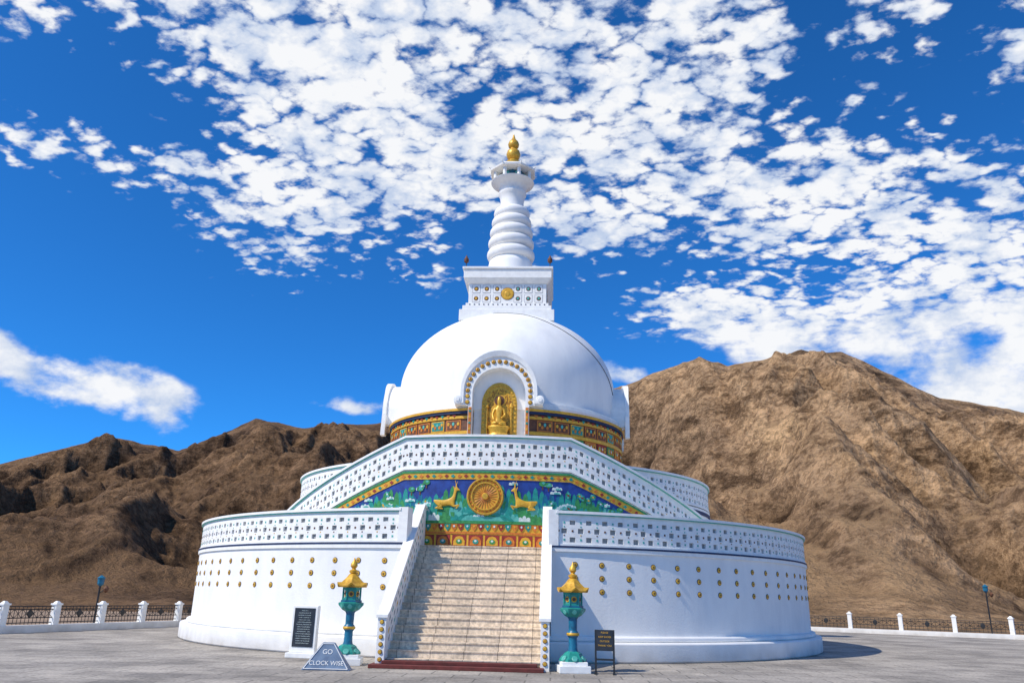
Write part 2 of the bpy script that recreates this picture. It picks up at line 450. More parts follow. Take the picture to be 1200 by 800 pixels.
# main stairs ---------------------------------------------------------------
YB,YT=-14.0,-9.9; NST=17
b=MB()
for i in range(NST):
    y=YB+(YT-YB)*i/NST; z1=DECK1*(i+1)/NST
    b.box((0,(y+.015+YT)/2,z1-.088),(3.54,YT-y-.015,.165),STEP)
    b.box((0,y+.12,z1+.001),(3.54,.26,.024),STEP)
b.obj('main_stairs',ST)
b=MB()
prof=[(-14.15,0),(-14.15,1.05),(-13.95,1.12),(-9.75,4.02),(-9.3,4.02),(-9.3,0)]
for s_ in (-1,1):
    x0,x1=sorted((s_*1.77,s_*1.97))
    b.prismx(prof,x0,x1,WHITE2)
    x0,x1=sorted((s_*1.735,s_*2.005))
    b.prismx([(-14.19,1.05),(-14.19,1.12),(-13.96,1.20),(-9.74,4.10),(-9.28,4.10),(-9.28,4.03),(-9.76,4.03),(-13.94,1.125)],x0,x1,WHITE2)
    for k in range(6):
        c=(s_*1.87,-14.15,.16+.16*k)
        b.disc(c,(0,-1,0),.055,.01,NAVY); b.disc((c[0],c[1]-.01,c[2]),(0,-1,0),.045,.02,GOLD)
    n=15; dy=4.2/n; sl=(4.02-1.12)/4.2
    for i in range(n):
        for row,off in enumerate((.22,.44,.66)):
            y=-13.95+dy*(i+.5+(.0 if row%2 else .25))
            zt=1.12+(y+13.95)*sl
            if y>-9.8: continue
            for fx in (s_*1.97,s_*1.77):
                zc_=zt-off
                d=.006
                xa,xb=sorted((fx-d,fx+d))
                w=.055; h=.04
                pts=[(y-w,zc_-h-w*sl),(y+w,zc_-h+w*sl),(y+w,zc_+h+w*sl),(y-w,zc_+h-w*sl)]
                b.prismx(pts,xa,xb,(LTEAL if row!=1 else YEL) if (i+row)%3==1 else SLOT_SHADE)  # grey plates paint shaded slots onto the solid balustrade
b.obj('stair_balustrade',ST,bevel=.008)
b=MB()
b.box((-.1,-14.22,.04),(3.9,.55,.08),CARPET)
b.box((-.05,-14.1,.115),(3.50,.30,.07),CARPET)
b.obj('red_entry_step',ST,bevel=.01)

# drum under the dome -------------------------------------------------------
b=MB()
R3=4.85; C0,C1=12.2,347.8
b.cblock(C0,C1,4.2,R3,DECKU,8.0,BROWN,step=3)
b.cblock(C0,C1,4.2,R3+.10,7.98,8.08,NAVY,step=3)
b.cblock(C0,C1,4.2,R3+.14,8.08,8.17,YEL,step=3)
b.cblock(C0,C1,4.2,R3+.06,8.17,8.3,WHITE2,step=3)
b.cblock(C0,C1,4.2,R3+.05,7.80,7.90,YEL,step=3)
b.cblock(C0,C1,4.2,R3+.05,7.22,7.34,YEL,step=3)
b.cblock(C0,C1,4.2,R3+.09,6.55,6.75,YEL,step=3)
b.obj('dome_drum',ST,True,.4)
b=MB()
n=44
def ok(u): 
    p=degrees(u/R3); return C0+3<p<C1-3
for i in range(n):
    c0=2*pi*R3*(i+.5)/n; w=.30
    if not ok(c0): continue
    b.shape([(c0-w,7.36),(c0+w,7.36),(c0+w,7.76),(c0-w,7.76)],R3,.02,(ORANGE,YEL,ORANGE)[i%3])
    b.shape([(c0-w+.05,7.40),(c0+w-.05,7.40),(c0+w-.05,7.72),(c0-w+.05,7.72)],R3,.028,(BROWN,TEAL,BROWN)[i%3])
    for k in range(-2,3):
        b.shape(circ(c0+k*.10,7.56+.05*(-1)**k,.05,.07,8),R3,.040+.002*(k%2),(YEL,ORANGE,LTEAL,ORANGE,YEL)[k+2])
    b.shape([(c0-w,6.85),(c0+w,6.85),(c0+w,7.2),(c0-w,7.2)],R3,.02,(RED,GREEN,ORANGE)[i%3])
    for k in range(-1,2):
        b.shape(circ(c0+k*.18,7.02,.075,.11,9),R3,.035+.002*(k%2),(YEL,ORANGE,YEL)[k+1])
        b.shape(circ(c0+k*.18,7.03,.03,.05,7),R3,.045+.002*(k%2),(LTEAL,MWHITE,RED)[k+1])
n=120
for i in range(n):
    c0=2*pi*R3*(i+.5)/n
    if not ok(c0): continue
    b.shape([(c0-.08,7.95),(c0+.08,7.95),(c0,7.84)],R3+.05,.015,(RED,TEAL,ORANGE)[i%3])
b.obj('dome_drum_frieze',ST)

# dome
DZ,DR,DH=9.75,4.62,3.55
def dome_r(z):
    if z<=DZ: return DR-.05*((DZ-z)/1.5)**2
    return DR*math.sqrt(max(0,1-((z-DZ)/DH)**2))
b=MB()
prof=[(4.57,8.2)]
for i in range(1,8): z=8.2+(DZ-8.2)*i/8; prof.append((dome_r(z),z))
for i in range(0,25):
    t=i/25*pi/2; prof.append((DR*cos(t),DZ+DH*sin(t)))
b.revolve(prof,128,WHITE)
b.obj('dome',ST,True,.7)
b=MB()
for a0,a1 in ((15,345),):
    b.cblock(a0,a1,4.4,4.86,8.28,8.42,WHITE2,step=3)
    b.cblock(a0,a1,4.4,4.74,8.42,8.50,WHITE2,step=3)
b.obj('dome_base_moulding',ST,True,.5)
cu=bpy.data.curves.new('lightning_cable','CURVE'); cu.dimensions='3D'; cu.bevel_depth=.013
sp=cu.splines.new('POLY'); pts=[]
for i in range(31):
    t=i/30; ph=radians(-35+110*t); z=13.02-.35*math.sin(t*pi*.5)-3.6*max(0,t-.45)**1.6*2.2
    r=dome_r(z)+.015; pts.append((r*sin(ph),-r*cos(ph),z))
sp.points.add(len(pts)-1)
for i,q in enumerate(pts): sp.points[i].co=(*q,1)
cu.materials.append(BLACK); o=bpy.data.objects.new('lightning_cable',cu); COL.objects.link(o); o.parent=ST

# niches --------------------------------------------------------------------
def arch(w,spring,top,n=22):
    return [(w*cos(pi*i/n), spring+(top-spring)*sin(pi*i/n)) for i in range(n+1)]
def niche(rz,front):
    e=empty('shrine_niche'); e.parent=ST; e.rotation_euler=(0,0,rz)
    b=MB()
    YF=-5.06
    out=arch(1.36,8.75,10.16); inn=arch(.98,8.70,9.66)
    zb=5.0 if front else 8.24
    if front:
        out=[(1.12,zb),(1.12,8.22),(1.36,8.24)]+out+[(-1.36,8.24),(-1.12,8.22),(-1.12,zb)]
        inn=[(.98,zb),(.98,8.22),(.98,8.24)]+inn+[(-.98,8.24),(-.98,8.22),(-.98,zb)]
        yb=-4.45
    else:
        out=[(1.36,zb)]+out+[(-1.36,zb)]; inn=[(.98,zb)]+inn+[(-.98,zb)]; yb=-4.68
    n=len(out)
    vs=[(x,YF,z) for x,z in out]+[(x,YF,z) for x,z in inn]+[(x,-4.2,z) for x,z in out]+[(x,yb,z) for x,z in inn]
    fs=[]
    for i in range(n-1):
        fs.append((i,i+1,n+i+1,n+i)); fs.append((i,2*n+i,2*n+i+1,i+1)); fs.append((n+i,n+i+1,3*n+i+1,3*n+i))
    fs.append(tuple(range(3*n,4*n)))
    fs.append((0,n,3*n,2*n)); fs.append((n-1,2*n-1,4*n-1,3*n-1))
    b.add(vs,fs,WHITE2)
    zl=8.3 if front else 8.0
    o2=arch(1.42,8.75,10.30); o2=[(1.42,zl)]+o2+[(-1.42,zl)]; i2=arch(1.30,8.75,10.10); i2=[(1.30,zl)]+i2+[(-1.30,zl)]
    n=len(o2); vs=[]
    for yy in (YF-.06,YF+.10):
        vs+=[(x,yy-(.10*max(0,z-9.6) if yy<YF else 0),z) for x,z in o2]+[(x,yy,z) for x,z in i2]
    fs=[]
    for i in range(n-1):
        fs+= [(i,i+1,n+i+1,n+i),(2*n+i,3*n+i,3*n+i+1,2*n+i+1),(i,2*n+i,2*n+i+1,i+1),(n+i,n+i+1,3*n+i+1,3*n+i)]
    fs+=[(0,n,3*n,2*n),(n-1,2*n-1,4*n-1,3*n-1)]
    b.add(vs,fs,WHITE2)
    for s_ in (-1,1):
        if front:
            b.disc((s_*1.52,YF+.02,8.43),(0,-1,0),.17,.10,WHITE2,18)
            b.disc((s_*1.52,YF-.07,8.43),(0,-1,0),.09,.04,WHITE2,14)
            b.box((s_*1.50,YF+.25,8.34),(.26,.5,.18),WHITE2)
        else:
            b.box((s_*1.45,YF+.05,8.2),(.34,.18,.9),WHITE2,taper=.8)
    b.obj('niche_surround',e,True,.5)
    b=MB()
    for i in range(17):
        t=pi*i/16; w=1.16
        c=(w*cos(t),YF,8.78+1.12*sin(t))
        b.disc(c,(0,-1,0),.085,.02,BROWN,12); b.disc((c[0],c[1]-.018,c[2]),(0,-1,0),.068,.03,GOLD,12); b.disc((c[0],c[1]-.045,c[2]),(0,-1,0),.025,.02,RED,8)
    for s_ in (-1,1):
        for k in range(2):
            c=(s_*1.16,YF,8.56-.22*k)
            b.disc(c,(0,-1,0),.085,.02,BROWN,12); b.disc((c[0],c[1]-.018,c[2]),(0,-1,0),.068,.03,GOLD,12)
        if front:
            b.box((s_*1.05,YF-.008,7.2),(.11,.02,1.9),ORANGE)
            for k in range(7): b.disc((s_*1.05,YF-.015,8.0-.22*k),(0,-1,0),.045,.02,(TEAL,YEL)[k%2],8)
    b.obj('niche_medallions',e,True,.5)
    if not front: return
    Y0=-4.47
    b=MB()
    pts=arch(.66,8.35,9.20); pts=[(.66,6.7)]+pts+[(-.66,6.7)]
    n=len(pts); vs=[(x,Y0-.16,z) for x,z in pts]+[(x,Y0+.04,z) for x,z in pts]
    b.add(vs,[tuple(range(n))]+[(i,i+n,(i+1)%n+n,(i+1)%n) for i in range(n)],GOLD)
    pts=arch(.50,8.25,8.96); pts=[(.50,6.8)]+pts+[(-.50,6.8)]
    n=len(pts); vs=[(x,Y0-.175,z) for x,z in pts]+[(x,Y0-.15,z) for x,z in pts]
    b.add(vs,[tuple(range(n))]+[(i,i+n,(i+1)%n+n,(i+1)%n) for i in range(n)],ORNATE)
    for i in range(19):
        t=pi*i/18; b.disc((.585*cos(t),Y0-.16,8.32+.76*sin(t)),(0,-1,0),.045,.035,YEL,8)
    for s_ in (-1,1):
        for k in range(8): b.disc((s_*.585,Y0-.16,8.2-.17*k),(0,-1,0),.05,.04,(GOLD,YEL)[k%2],8)
        b.tube((s_*.45,Y0-.22,7.1),(s_*.45,Y0-.22,8.2),.035,GOLD,8)
        b.revolve([(.03,8.2),(.07,8.24),(.05,8.32),(.02,8.4)],10,GOLD,cx=s_*.45,cy=Y0-.22)
    b.disc((0,Y0-.17,8.50),(0,-1,0),.24,.03,YEL,20)
    b.disc((0,Y0-.195,8.50),(0,-1,0),.19,.02,BROWN,20)
    b.disc((0,Y0-.17,8.02),(0,-1,0),.36,.02,YEL,24)
    b.revolve([(.42,6.9),(.44,7.12),(.32,7.25),(.36,7.38),(.42,7.46),(.36,7.52),(0.05,7.54)],24,GOLD,cy=Y0-.3,sy=.5)
    b.obj('gilded_altar_panel',e,True,.5)
    P=[(0,0,7.60),(0,0,7.76),(0,0,7.98),(0,-.0,8.18),(0,-.01,8.30),(0,-.02,8.42),(0,-.02,8.52),(0,-.01,8.64),
       (.17,0,8.14),(.23,-.05,7.92),(.10,-.16,7.78),(-.17,0,8.14),(-.23,-.05,7.92),(-.17,-.18,7.70),
       (.26,-.10,7.58),(.02,-.22,7.57),(-.26,-.10,7.58),(-.04,-.20,7.62)]
    E=[(0,1),(1,2),(2,3),(3,4),(4,5),(5,6),(6,7),(3,8),(8,9),(9,10),(3,11),(11,12),(12,13),(0,14),(14,15),(0,16),(16,17)]
    Rr=[.14,.12,.14,.10,.05,.085,.075,.03,.06,.045,.03,.06,.045,.03,.09,.045,.09,.045]
    skinned('seated_figure',P,E,Rr,GOLD,e,(0,Y0-.28,0))
niche(0,True); niche(pi/2,False); niche(-pi/2,False); niche(pi,False)

# harmika -------------------------------------------------------------------
b=MB()
def slab(w0,w1,z0,z1,m_=WHITE2):
    b.revolve([(w0*math.sqrt(2),z0),(w1*math.sqrt(2),z1)],4,m_,rot=pi/4)
slab(2.02,2.02,12.62,13.12); slab(1.90,1.90,13.12,13.34); slab(1.78,1.78,13.34,13.5)
slab(1.68,1.68,13.5,14.42); slab(1.72,1.88,14.42,14.60); slab(1.9,1.9,14.60,15.02); slab(1.96,1.96,15.02,15.12)
b.revolve([(1.35,15.12),(1.3,15.3),(1.15,15.34)],48,WHITE2)
b.obj('harmika',ST,bevel=.02)
b=MB()
for q in range(4):
    rz=q*pi/2; M=Matrix.Rotation(rz,3,'Z')
    def dd(x,z,r,mt,th=.02,y=-1.68):
        b.disc(M@Vector((x,y,z)),M@Vector((0,-1,0)),r,th,mt,14)
    def bx(x,z,w,h,mt,y=-1.68,t=.01):
        c=M@Vector((x,y,z)); b.box(c,(w,t*2,h),mt,rz=rz)
    dd(0,13.95,.29,BROWN,.012); dd(0,13.95,.27,YEL,.03); dd(0,13.95,.12,GOLD,.05)
    for x in (-1.35,-.9,-.45,.45,.9,1.35):
        for z in (14.17,13.73):
            bx(x,z,.34,.36,NAVY,t=.006); bx(x,z,.32,.34,WHITE2,t=.012)
            dd(x,z,.10,BROWN,.02); dd(x,z,.055,(YEL,LTEAL)[(x>0)],.03)
    for i in range(17):
        dd(-1.6+.2*i,13.42,.03,NAVY,.012,y=-1.78)
b.obj('harmika_ornament',ST)
b=MB()
for sx in (-1,1):
    for sy in (-1,1):
        x,y=sx*1.82,sy*1.82
        b.tube((x,y,15.1),(x,y,15.35),.02,BLACK); b.revolve([(.03,15.32),(.1,15.38),(.11,15.5),(.05,15.6),(.01,15.7)],12,BROWN,cx=x,cy=y)
b.obj('corner_lamps',ST,True)

b=MB()
prof=[(1.10,15.2),(1.10,15.32),(1.0,15.36),(1.02,15.9),(.98,16.1),(.92,16.15)]
rings=[(16.45,1.10),(17.02,1.06),(17.56,1.0),(18.08,.93),(18.56,.84)]
for z,r in rings:
    h=.25
    for k in range(9):
        t=-pi/2+pi*k/8
        prof.append((r-.20+.20*cos(t),z+h*sin(t)))
prof+=[(.56,18.84),(.54,19.2),(.60,19.5),(.66,19.58),(.66,19.66),(.58,19.7),(.60,19.85),(.75,20.05),(.98,20.15),(1.02,20.22),(.9,20.24)]
b.revolve(prof,64,WHITE)
b.revolve([(.62,20.2),(.62,20.78)],8,SBLUE)
for i in range(8):
    t=2*pi*(i+.5)/8
    b.tube((.86*cos(t),.86*sin(t),20.2),(.86*cos(t),.86*sin(t),20.72),.09,WHITE2,8)
    b.disc((.64*cos(t),.64*sin(t),20.48),(cos(t),sin(t),0),.12,.04,LTEAL,10)
b.revolve([(.9,20.66),(1.12,20.70),(1.14,20.78),(.98,20.9),(.70,21.05),(.40,21.16),(.32,21.2)],8,WHITE2,rot=pi/8)
for i in range(8):
    t=2*pi*i/8+pi/8
    b.tube((1.0*cos(t),1.0*sin(t),20.76),(1.20*cos(t),1.20*sin(t),20.86),.05,WHITE2,6,r2=.02)
b.obj('spire',ST,True,.7)
b=MB()
b.revolve([(.22,21.18),(.34,21.25),(.36,21.36),(.24,21.44),(.20,21.50),(.30,21.62),(.34,21.8),(.29,21.98),(.17,22.08),(.16,22.14),(.24,22.22),(.27,22.36),(.22,22.5),(.12,22.62),(.07,22.72),(.03,22.9)],32,GOLD)
b.obj('gold_finial',ST,True,.8)

# ------------------------------------------------------------------ lanterns
def lantern(x,y):
    e=empty('stone_lantern',(x,y,0),radians(8))
    b=MB()
    b.box((0,0,.075),(.70,.70,.15),WHITE2); b.box((0,0,.19),(.58,.58,.08),WHITE2)
    b.obj('plinth',e,bevel=.01)
    b=MB()
    b.revolve([(.31,.23),(.31,.28),(.27,.31),(.24,.33),(.2,.40),(.13,.44)],6,TEAL)
    for i in range(6):
        t=2*pi*(i+.5)/6; b.disc((.25*cos(t),.25*sin(t),.29),(cos(t),sin(t),.8),.07,.03,LTEAL,8)
    b.revolve([(.125,.42),(.10,.50),(.095,.72),(.125,.76),(.135,.80),(.125,.84),(.095,.88),(.10,1.12),(.14,1.18)],16,SBLUE)
    b.revolve([(.14,.77),(.15,.80),(.14,.83)],16,GOLD)
    b.revolve([(.13,1.16),(.20,1.20),(.29,1.30),(.30,1.35),(.24,1.37)],6,TEAL)
    for i in range(6):
        t=2*pi*(i+.5)/6; b.disc((.215*cos(t),.215*sin(t),1.28),(cos(t),sin(t),-.3),.06,.03,LTEAL,8)
    b.revolve([(.245,1.37),(.245,1.41),(.20,1.42),(.19,1.42)],6,SBLUE)
    b.obj('pedestal',e,True,.5)
    b=MB()
    b.revolve([(.17,1.40),(.17,1.70)],6,LTEAL)
    for i in range(6):
        t=2*pi*i/6
        b.tube((.2*cos(t),.2*sin(t),1.41),(.2*cos(t),.2*sin(t),1.70),.025,TEAL,6)
        t2=t+pi/6; M=Matrix.Rotation(t2,3,'Z')
        for dz in (1.43,1.67): b.box(M@Vector((.172,0,dz)),(.02,.2,.05),TEAL,rz=t2)
        b.disc(M@Vector((.149,0,1.55)),M@Vector((1,0,0)),.065,.02,YEL,12)
        b.disc(M@Vector((.166,0,1.55)),M@Vector((1,0,0)),.04,.01,BROWN,10)
    b.obj('light_box',e)
    b=MB(); vs=[];fs=[]; n=24; prof=[(.18,1.70),(.36,1.70),(.375,1.735),(.27,1.80),(.18,1.90),(.10,2.0),(.06,2.02)]
    for i in range(n):
        t=2*pi*i/n
        hexr=cos(pi/6)/cos(((t+pi/6)%(pi/3))-pi/6)
        k=max(0,(hexr-.866)/.134)
        for j,(r,z) in enumerate(prof):
            rr=r*(hexr*1.06 if j<5 else 1); up=.075*k**2*(1 if j in(1,2) else .2 if j in (3,) else 0)
            vs.append((rr*cos(t),rr*sin(t),z+up))
    m_=len(prof)
    for i in range(n):
        j=(i+1)%n
        for k in range(m_-1): fs.append((i*m_+k,j*m_+k,j*m_+k+1,i*m_+k+1))
    fs.append(tuple(i*m_+m_-1 for i in range(n))); fs.append(tuple(i*m_ for i in reversed(range(n))))
    b.add(vs,fs,GOLD)
    b.revolve([(.05,2.0),(.10,2.04),(.105,2.08),(.05,2.11),(.045,2.13),(.085,2.18),(.08,2.24),(.03,2.31),(.008,2.38)],16,GOLD)
    b.obj('roof',e,True,.6)
lantern(2.50,-14.05); lantern(-2.72,-13.75)

# ------------------------------------------------------------------ signs
e=empty('information_board',(-4.22,-12.25,0),radians(-10))
b=MB(); b.box((0,0,.06),(.80,.34,.12),WHITE2); b.box((0,0,.68),(.70,.14,1.12),WHITE2); b.obj('slab',e,bevel=.015)
b=MB(); b.box((0,-.075,.72),(.56,.02,.92),BOARD); b.obj('panel',e)
rnd=random.Random(1)
for i in range(15):
    s_=''.join(rnd.choice('abcdehilmnorstu   ') for _ in range(26 if i else 12))
    text(s_,.034,MWHITE,(0,-.0865,1.12-.055*i),(pi/2,0,0),e,extr=.0005)
e=empty('clockwise_sign',(-2.78,-15.2,0),radians(4))
b=MB()
W=.52;T=.13;H=.55;yb=.22
vs=[(-W,-.12,0),(W,-.12,0),(T,.04,H),(-T,.04,H),(-W,yb,0),(W,yb,0),(T,.09,H),(-T,.09,H)]
b.add(vs,[(0,1,2,3),(5,4,7,6),(1,5,6,2),(4,0,3,7),(3,2,6,7),(0,4,5,1)],SIGNB)
b.obj('wedge',e,bevel=.012)
b=MB()
th=atan2(.16,H)
def onf(x,z,o=.006): return (x,-.12+.16*z/H-o*cos(th),z+o*sin(th))
for a,c in (((-W+.05,.03),(W-.05,.03)),((W-.05,.03),(T-.01,H-.03)),((T-.01,H-.03),(-T+.01,H-.03)),((-T+.01,H-.03),(-W+.05,.03))):
    b.tube(onf(*a),onf(*c),.009,WHITE2,6)
b.obj('border_line',e)
text('GO',.14,WHITE2,onf(0,.36),(pi/2-th,0,0),e)
text('CLOCK WISE',.125,WHITE2,onf(0,.14),(pi/2-th,0,0),e)
e=empty('notice_stand',(3.2,-14.3,0),radians(-6))
b=MB()
for s_ in (-1,1):
    b.box((s_*.20,0,.46),(.04,.04,.92),BLACK); b.box((s_*.20,0,.02),(.05,.34,.04),BLACK)
    b.tube((s_*.2,.15,.03),(s_*.2,0,.35),.012,BLACK)
b.box((0,0,.30),(.38,.03,.04),BLACK)
b.obj('frame',e)
b=MB(); b.box((0,-.01,.70),(.36,.03,.44),BOARD); b.obj('board',e)
for i,s_ in enumerate(('PLEASE','KEEP SHOES','OUTSIDE','THANK YOU')):
    text(s_,.052,YEL,(0,-.027,.86-.09*i),(pi/2,0,0),e,extr=.0005)

# ------------------------------------------------------------------ fence
def fence(pts, sp=2.2, hp=1.0):
    e=empty('iron_fence')
    post=MB(); kerb=MB(); bars=MB()
    for a,c in zip(pts[:-1],pts[1:]):
        a=Vector((*a,0)); c=Vector((*c,0)); L=(c-a).length; n=max(1,round(L/sp)); d=(c-a)/L; rz=atan2(d.y,d.x)
        m_=(a+c)/2
        kerb.box((m_.x,m_.y,.12),(L,.34,.24),WALL,rz=rz)
        for i in range(n):
            p=a+d*(L*i/n)
            post.box((p.x,p.y,hp/2-.05),(.22,.22,hp-.1),WHITE2,rz=rz)
            post.box((p.x,p.y,hp-.07),(.28,.28,.06),WHITE2,rz=rz)
            post.box((p.x,p.y,hp),(.20,.20,.08),WHITE2,rz=rz,taper=.4)
            q=a+d*(L*(i+1)/n); s_=p+d*.12; t_=q-d*.12
            for z in (.32,.48,.76,.86):
                bars.tube((s_.x,s_.y,z),(t_.x,t_.y,z),.017,BLACK,5)
            k=12
            for j in range(1,k):
                w=s_.lerp(t_,j/k); bars.tube((w.x,w.y,.26),(w.x,w.y,.86),.012,BLACK,4)
                if j%2: 
                    u=s_.lerp(t_,(j-1)/k); v=s_.lerp(t_,(j+1)/k)
                    bars.tube((u.x,u.y,.48),(v.x,v.y,.76),.011,BLACK,4); bars.tube((u.x,u.y,.76),(v.x,v.y,.48),.011,BLACK,4)
            mid=s_.lerp(t_,.5)
            bars.disc((mid.x,mid.y,.62),(d.y,-d.x,0),.12,.02,BLACK,12)
    kerb.obj('kerb',e); post.obj('posts',e); bars.obj('iron_panels',e)
FL=[(-27,-40),(-21.5,-22),(-19.1,-14.2),(-16.5,-6.0),(-14.2,2.1),(-13.5,9)]
FR=[(-13.5,9),(-8,18),(4,20.5),(17.1,17.9),(26.5,12.6),(35.9,5),(44,-14),(48,-40)]
fence(FL,1.9); fence(FR,2.4,1.12)
pv=FL+FR[1:]+[(40,-70),(-22,-70)]
me=bpy.data.meshes.new('plaza_pavement'); me.from_pydata([(x,y,0) for x,y in pv],[],[tuple(range(len(pv)))]); me.materials.append(PAVE)
bm=bmesh.new(); bm.from_mesh(me); bmesh.ops.triangulate(bm,faces=bm.faces); bmesh.ops.recalc_face_normals(bm,faces=bm.faces)
bm.to_mesh(me); bm.free()
o=bpy.data.objects.new('plaza_pavement',me); COL.objects.link(o)

def lamp(x,y,h):
    e=empty('street_lamp',(x,y,-.3)); b=MB()
    b.tube((0,0,0),(0,0,h),.04,BLACK,8); b.revolve([(.1,0),(.1,.2),(.05,.3)],10,BLACK)
    b.tube((0,0,h-.3),(.28,0,h-.1),.02,BLACK,6)
    b.revolve([(.05,h-.02),(.13,h+.06),(.14,h+.28),(.18,h+.30),(.02,h+.42)],8,SBLUE)
    b.revolve([(.02,h-.28),(.09,h-.2),(.11,h-.1),(.03,h)],8,BROWN,cx=.28)
    b.obj('post_and_head',e)
lamp(-16.7,0,1.9); lamp(26.6,14.9,2.7); lamp(16.3,20.0,1.6)

# ------------------------------------------------------------------ ground and hills
def rock():
    m=bpy.data.materials.new('arid_rock'); m.use_nodes=True; nt=m.node_tree; b=nt.nodes['Principled BSDF']; b.inputs['Roughness'].default_value=.95
    b.inputs['Specular IOR Level'].default_value=.1
    L=nt.links
    tc=nt.nodes.new('ShaderNodeTexCoord'); geo=nt.nodes.new('ShaderNodeNewGeometry')
    def nz(s,d=8,r=.62,st=(1,1,1),rot=(0,0,0)):
        mp=nt.nodes.new('ShaderNodeMapping'); mp.inputs['Scale'].default_value=st; mp.inputs['Rotation'].default_value=rot; L.new(tc.outputs['Object'],mp.inputs['Vector'])
        n=nt.nodes.new('ShaderNodeTexNoise'); n.inputs['Scale'].default_value=s; n.inputs['Detail'].default_value=d; n.inputs['Roughness'].default_value=r
        L.new(mp.outputs['Vector'],n.inputs['Vector']); return n
    def ramp(src,els):
        c=nt.nodes.new('ShaderNodeValToRGB'); E=c.color_ramp.elements
        E[0].position=els[0][0]; E[0].color=(*els[0][1],1); E[1].position=els[-1][0]; E[1].color=(*els[-1][1],1)
        for p_,cc in els[1:-1]:
            x=E.new(p_); x.color=(*cc,1)
        L.new(src,c.inputs['Fac']); return c.outputs['Color']
    def mixc(a,b_,f=1,bt='MULTIPLY'):
        m_=nt.nodes.new('ShaderNodeMix'); m_.data_type='RGBA'; m_.blend_type=bt
        if isinstance(f,(int,float)): m_.inputs['Factor'].default_value=f
        else: L.new(f,m_.inputs['Factor'])
        for s_,v in (('A',a),('B',b_)):
            if isinstance(v,tuple): m_.inputs[s_].default_value=(*v,1)
            else: L.new(v,m_.inputs[s_])
        return m_.outputs['Result']
    base=ramp(nz(.022,6).outputs['Fac'],[(.36,(.36,.24,.15)),(.46,(.52,.35,.21)),(.54,(.66,.44,.255)),(.64,(.76,.51,.285))])
    patch=ramp(nz(.09,9,.78,(1,1,2.0),(.3,.2,0)).outputs['Fac'],[(.40,(.32,.295,.28)),(.49,(.80,.78,.76)),(.59,(1.18,1.16,1.13))])
    c=mixc(base,patch)
    fine=ramp(nz(.6,4,.78).outputs['Fac'],[(.42,(.60,.58,.56)),(.56,(1.10,1.09,1.08))])
    c=mixc(c,fine)
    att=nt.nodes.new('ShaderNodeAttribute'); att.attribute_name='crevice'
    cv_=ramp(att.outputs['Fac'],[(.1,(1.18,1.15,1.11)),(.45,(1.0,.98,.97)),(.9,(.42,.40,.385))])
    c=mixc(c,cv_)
    sx=nt.nodes.new('ShaderNodeSeparateXYZ'); L.new(geo.outputs['Normal'],sx.inputs[0])
    mr=nt.nodes.new('ShaderNodeMapRange'); mr.inputs['From Min'].default_value=.80; mr.inputs['From Max'].default_value=.93; mr.inputs['To Max'].default_value=.85
    L.new(sx.outputs['Z'],mr.inputs['Value'])
    sandn=ramp(nz(.014,3).outputs['Fac'],[(.43,(.1,.1,.1)),(.54,(1,1,1))])
    fm=nt.nodes.new('ShaderNodeMath'); fm.operation='MULTIPLY'; L.new(mr.outputs[0],fm.inputs[0]); L.new(sandn,fm.inputs[1])
    c=mixc(c,(.60,.38,.20),fm.outputs[0],'MIX')
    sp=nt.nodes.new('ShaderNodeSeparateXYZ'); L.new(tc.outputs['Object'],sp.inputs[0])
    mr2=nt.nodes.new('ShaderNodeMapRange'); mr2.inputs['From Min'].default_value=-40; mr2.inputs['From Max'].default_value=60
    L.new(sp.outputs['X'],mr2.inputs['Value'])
    cloud_shade=mixc((.46,.43,.42),(1,1,1),mr2.outputs[0],'MIX')  # cloud shadow painted into the rock colour, darker towards the left range
    c=mixc(c,cloud_shade)
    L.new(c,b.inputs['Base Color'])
    n4=nz(.15,8,.70); bp=nt.nodes.new('ShaderNodeBump'); bp.inputs['Strength'].default_value=1; bp.inputs['Distance'].default_value=6.0
    L.new(n4.outputs['Fac'],bp.inputs['Height']); L.new(bp.outputs['Normal'],b.inputs['Normal'])
    return m
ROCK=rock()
DIRT=mat('dry_dirt',(.36,.25,.16),(.24,.165,.105),scale=.3,rough=.95,bump=.5,bscale=3)
me=bpy.data.meshes.new('ground'); S=3000
me.from_pydata([(-S,-S,-.35),(S,-S,-.35),(S,S,-.35),(-S,S,-.35)],[],[(0,1,2,3)]); me.materials.append(DIRT)
o=bpy.data.objects.new('ground',me); COL.objects.link(o)

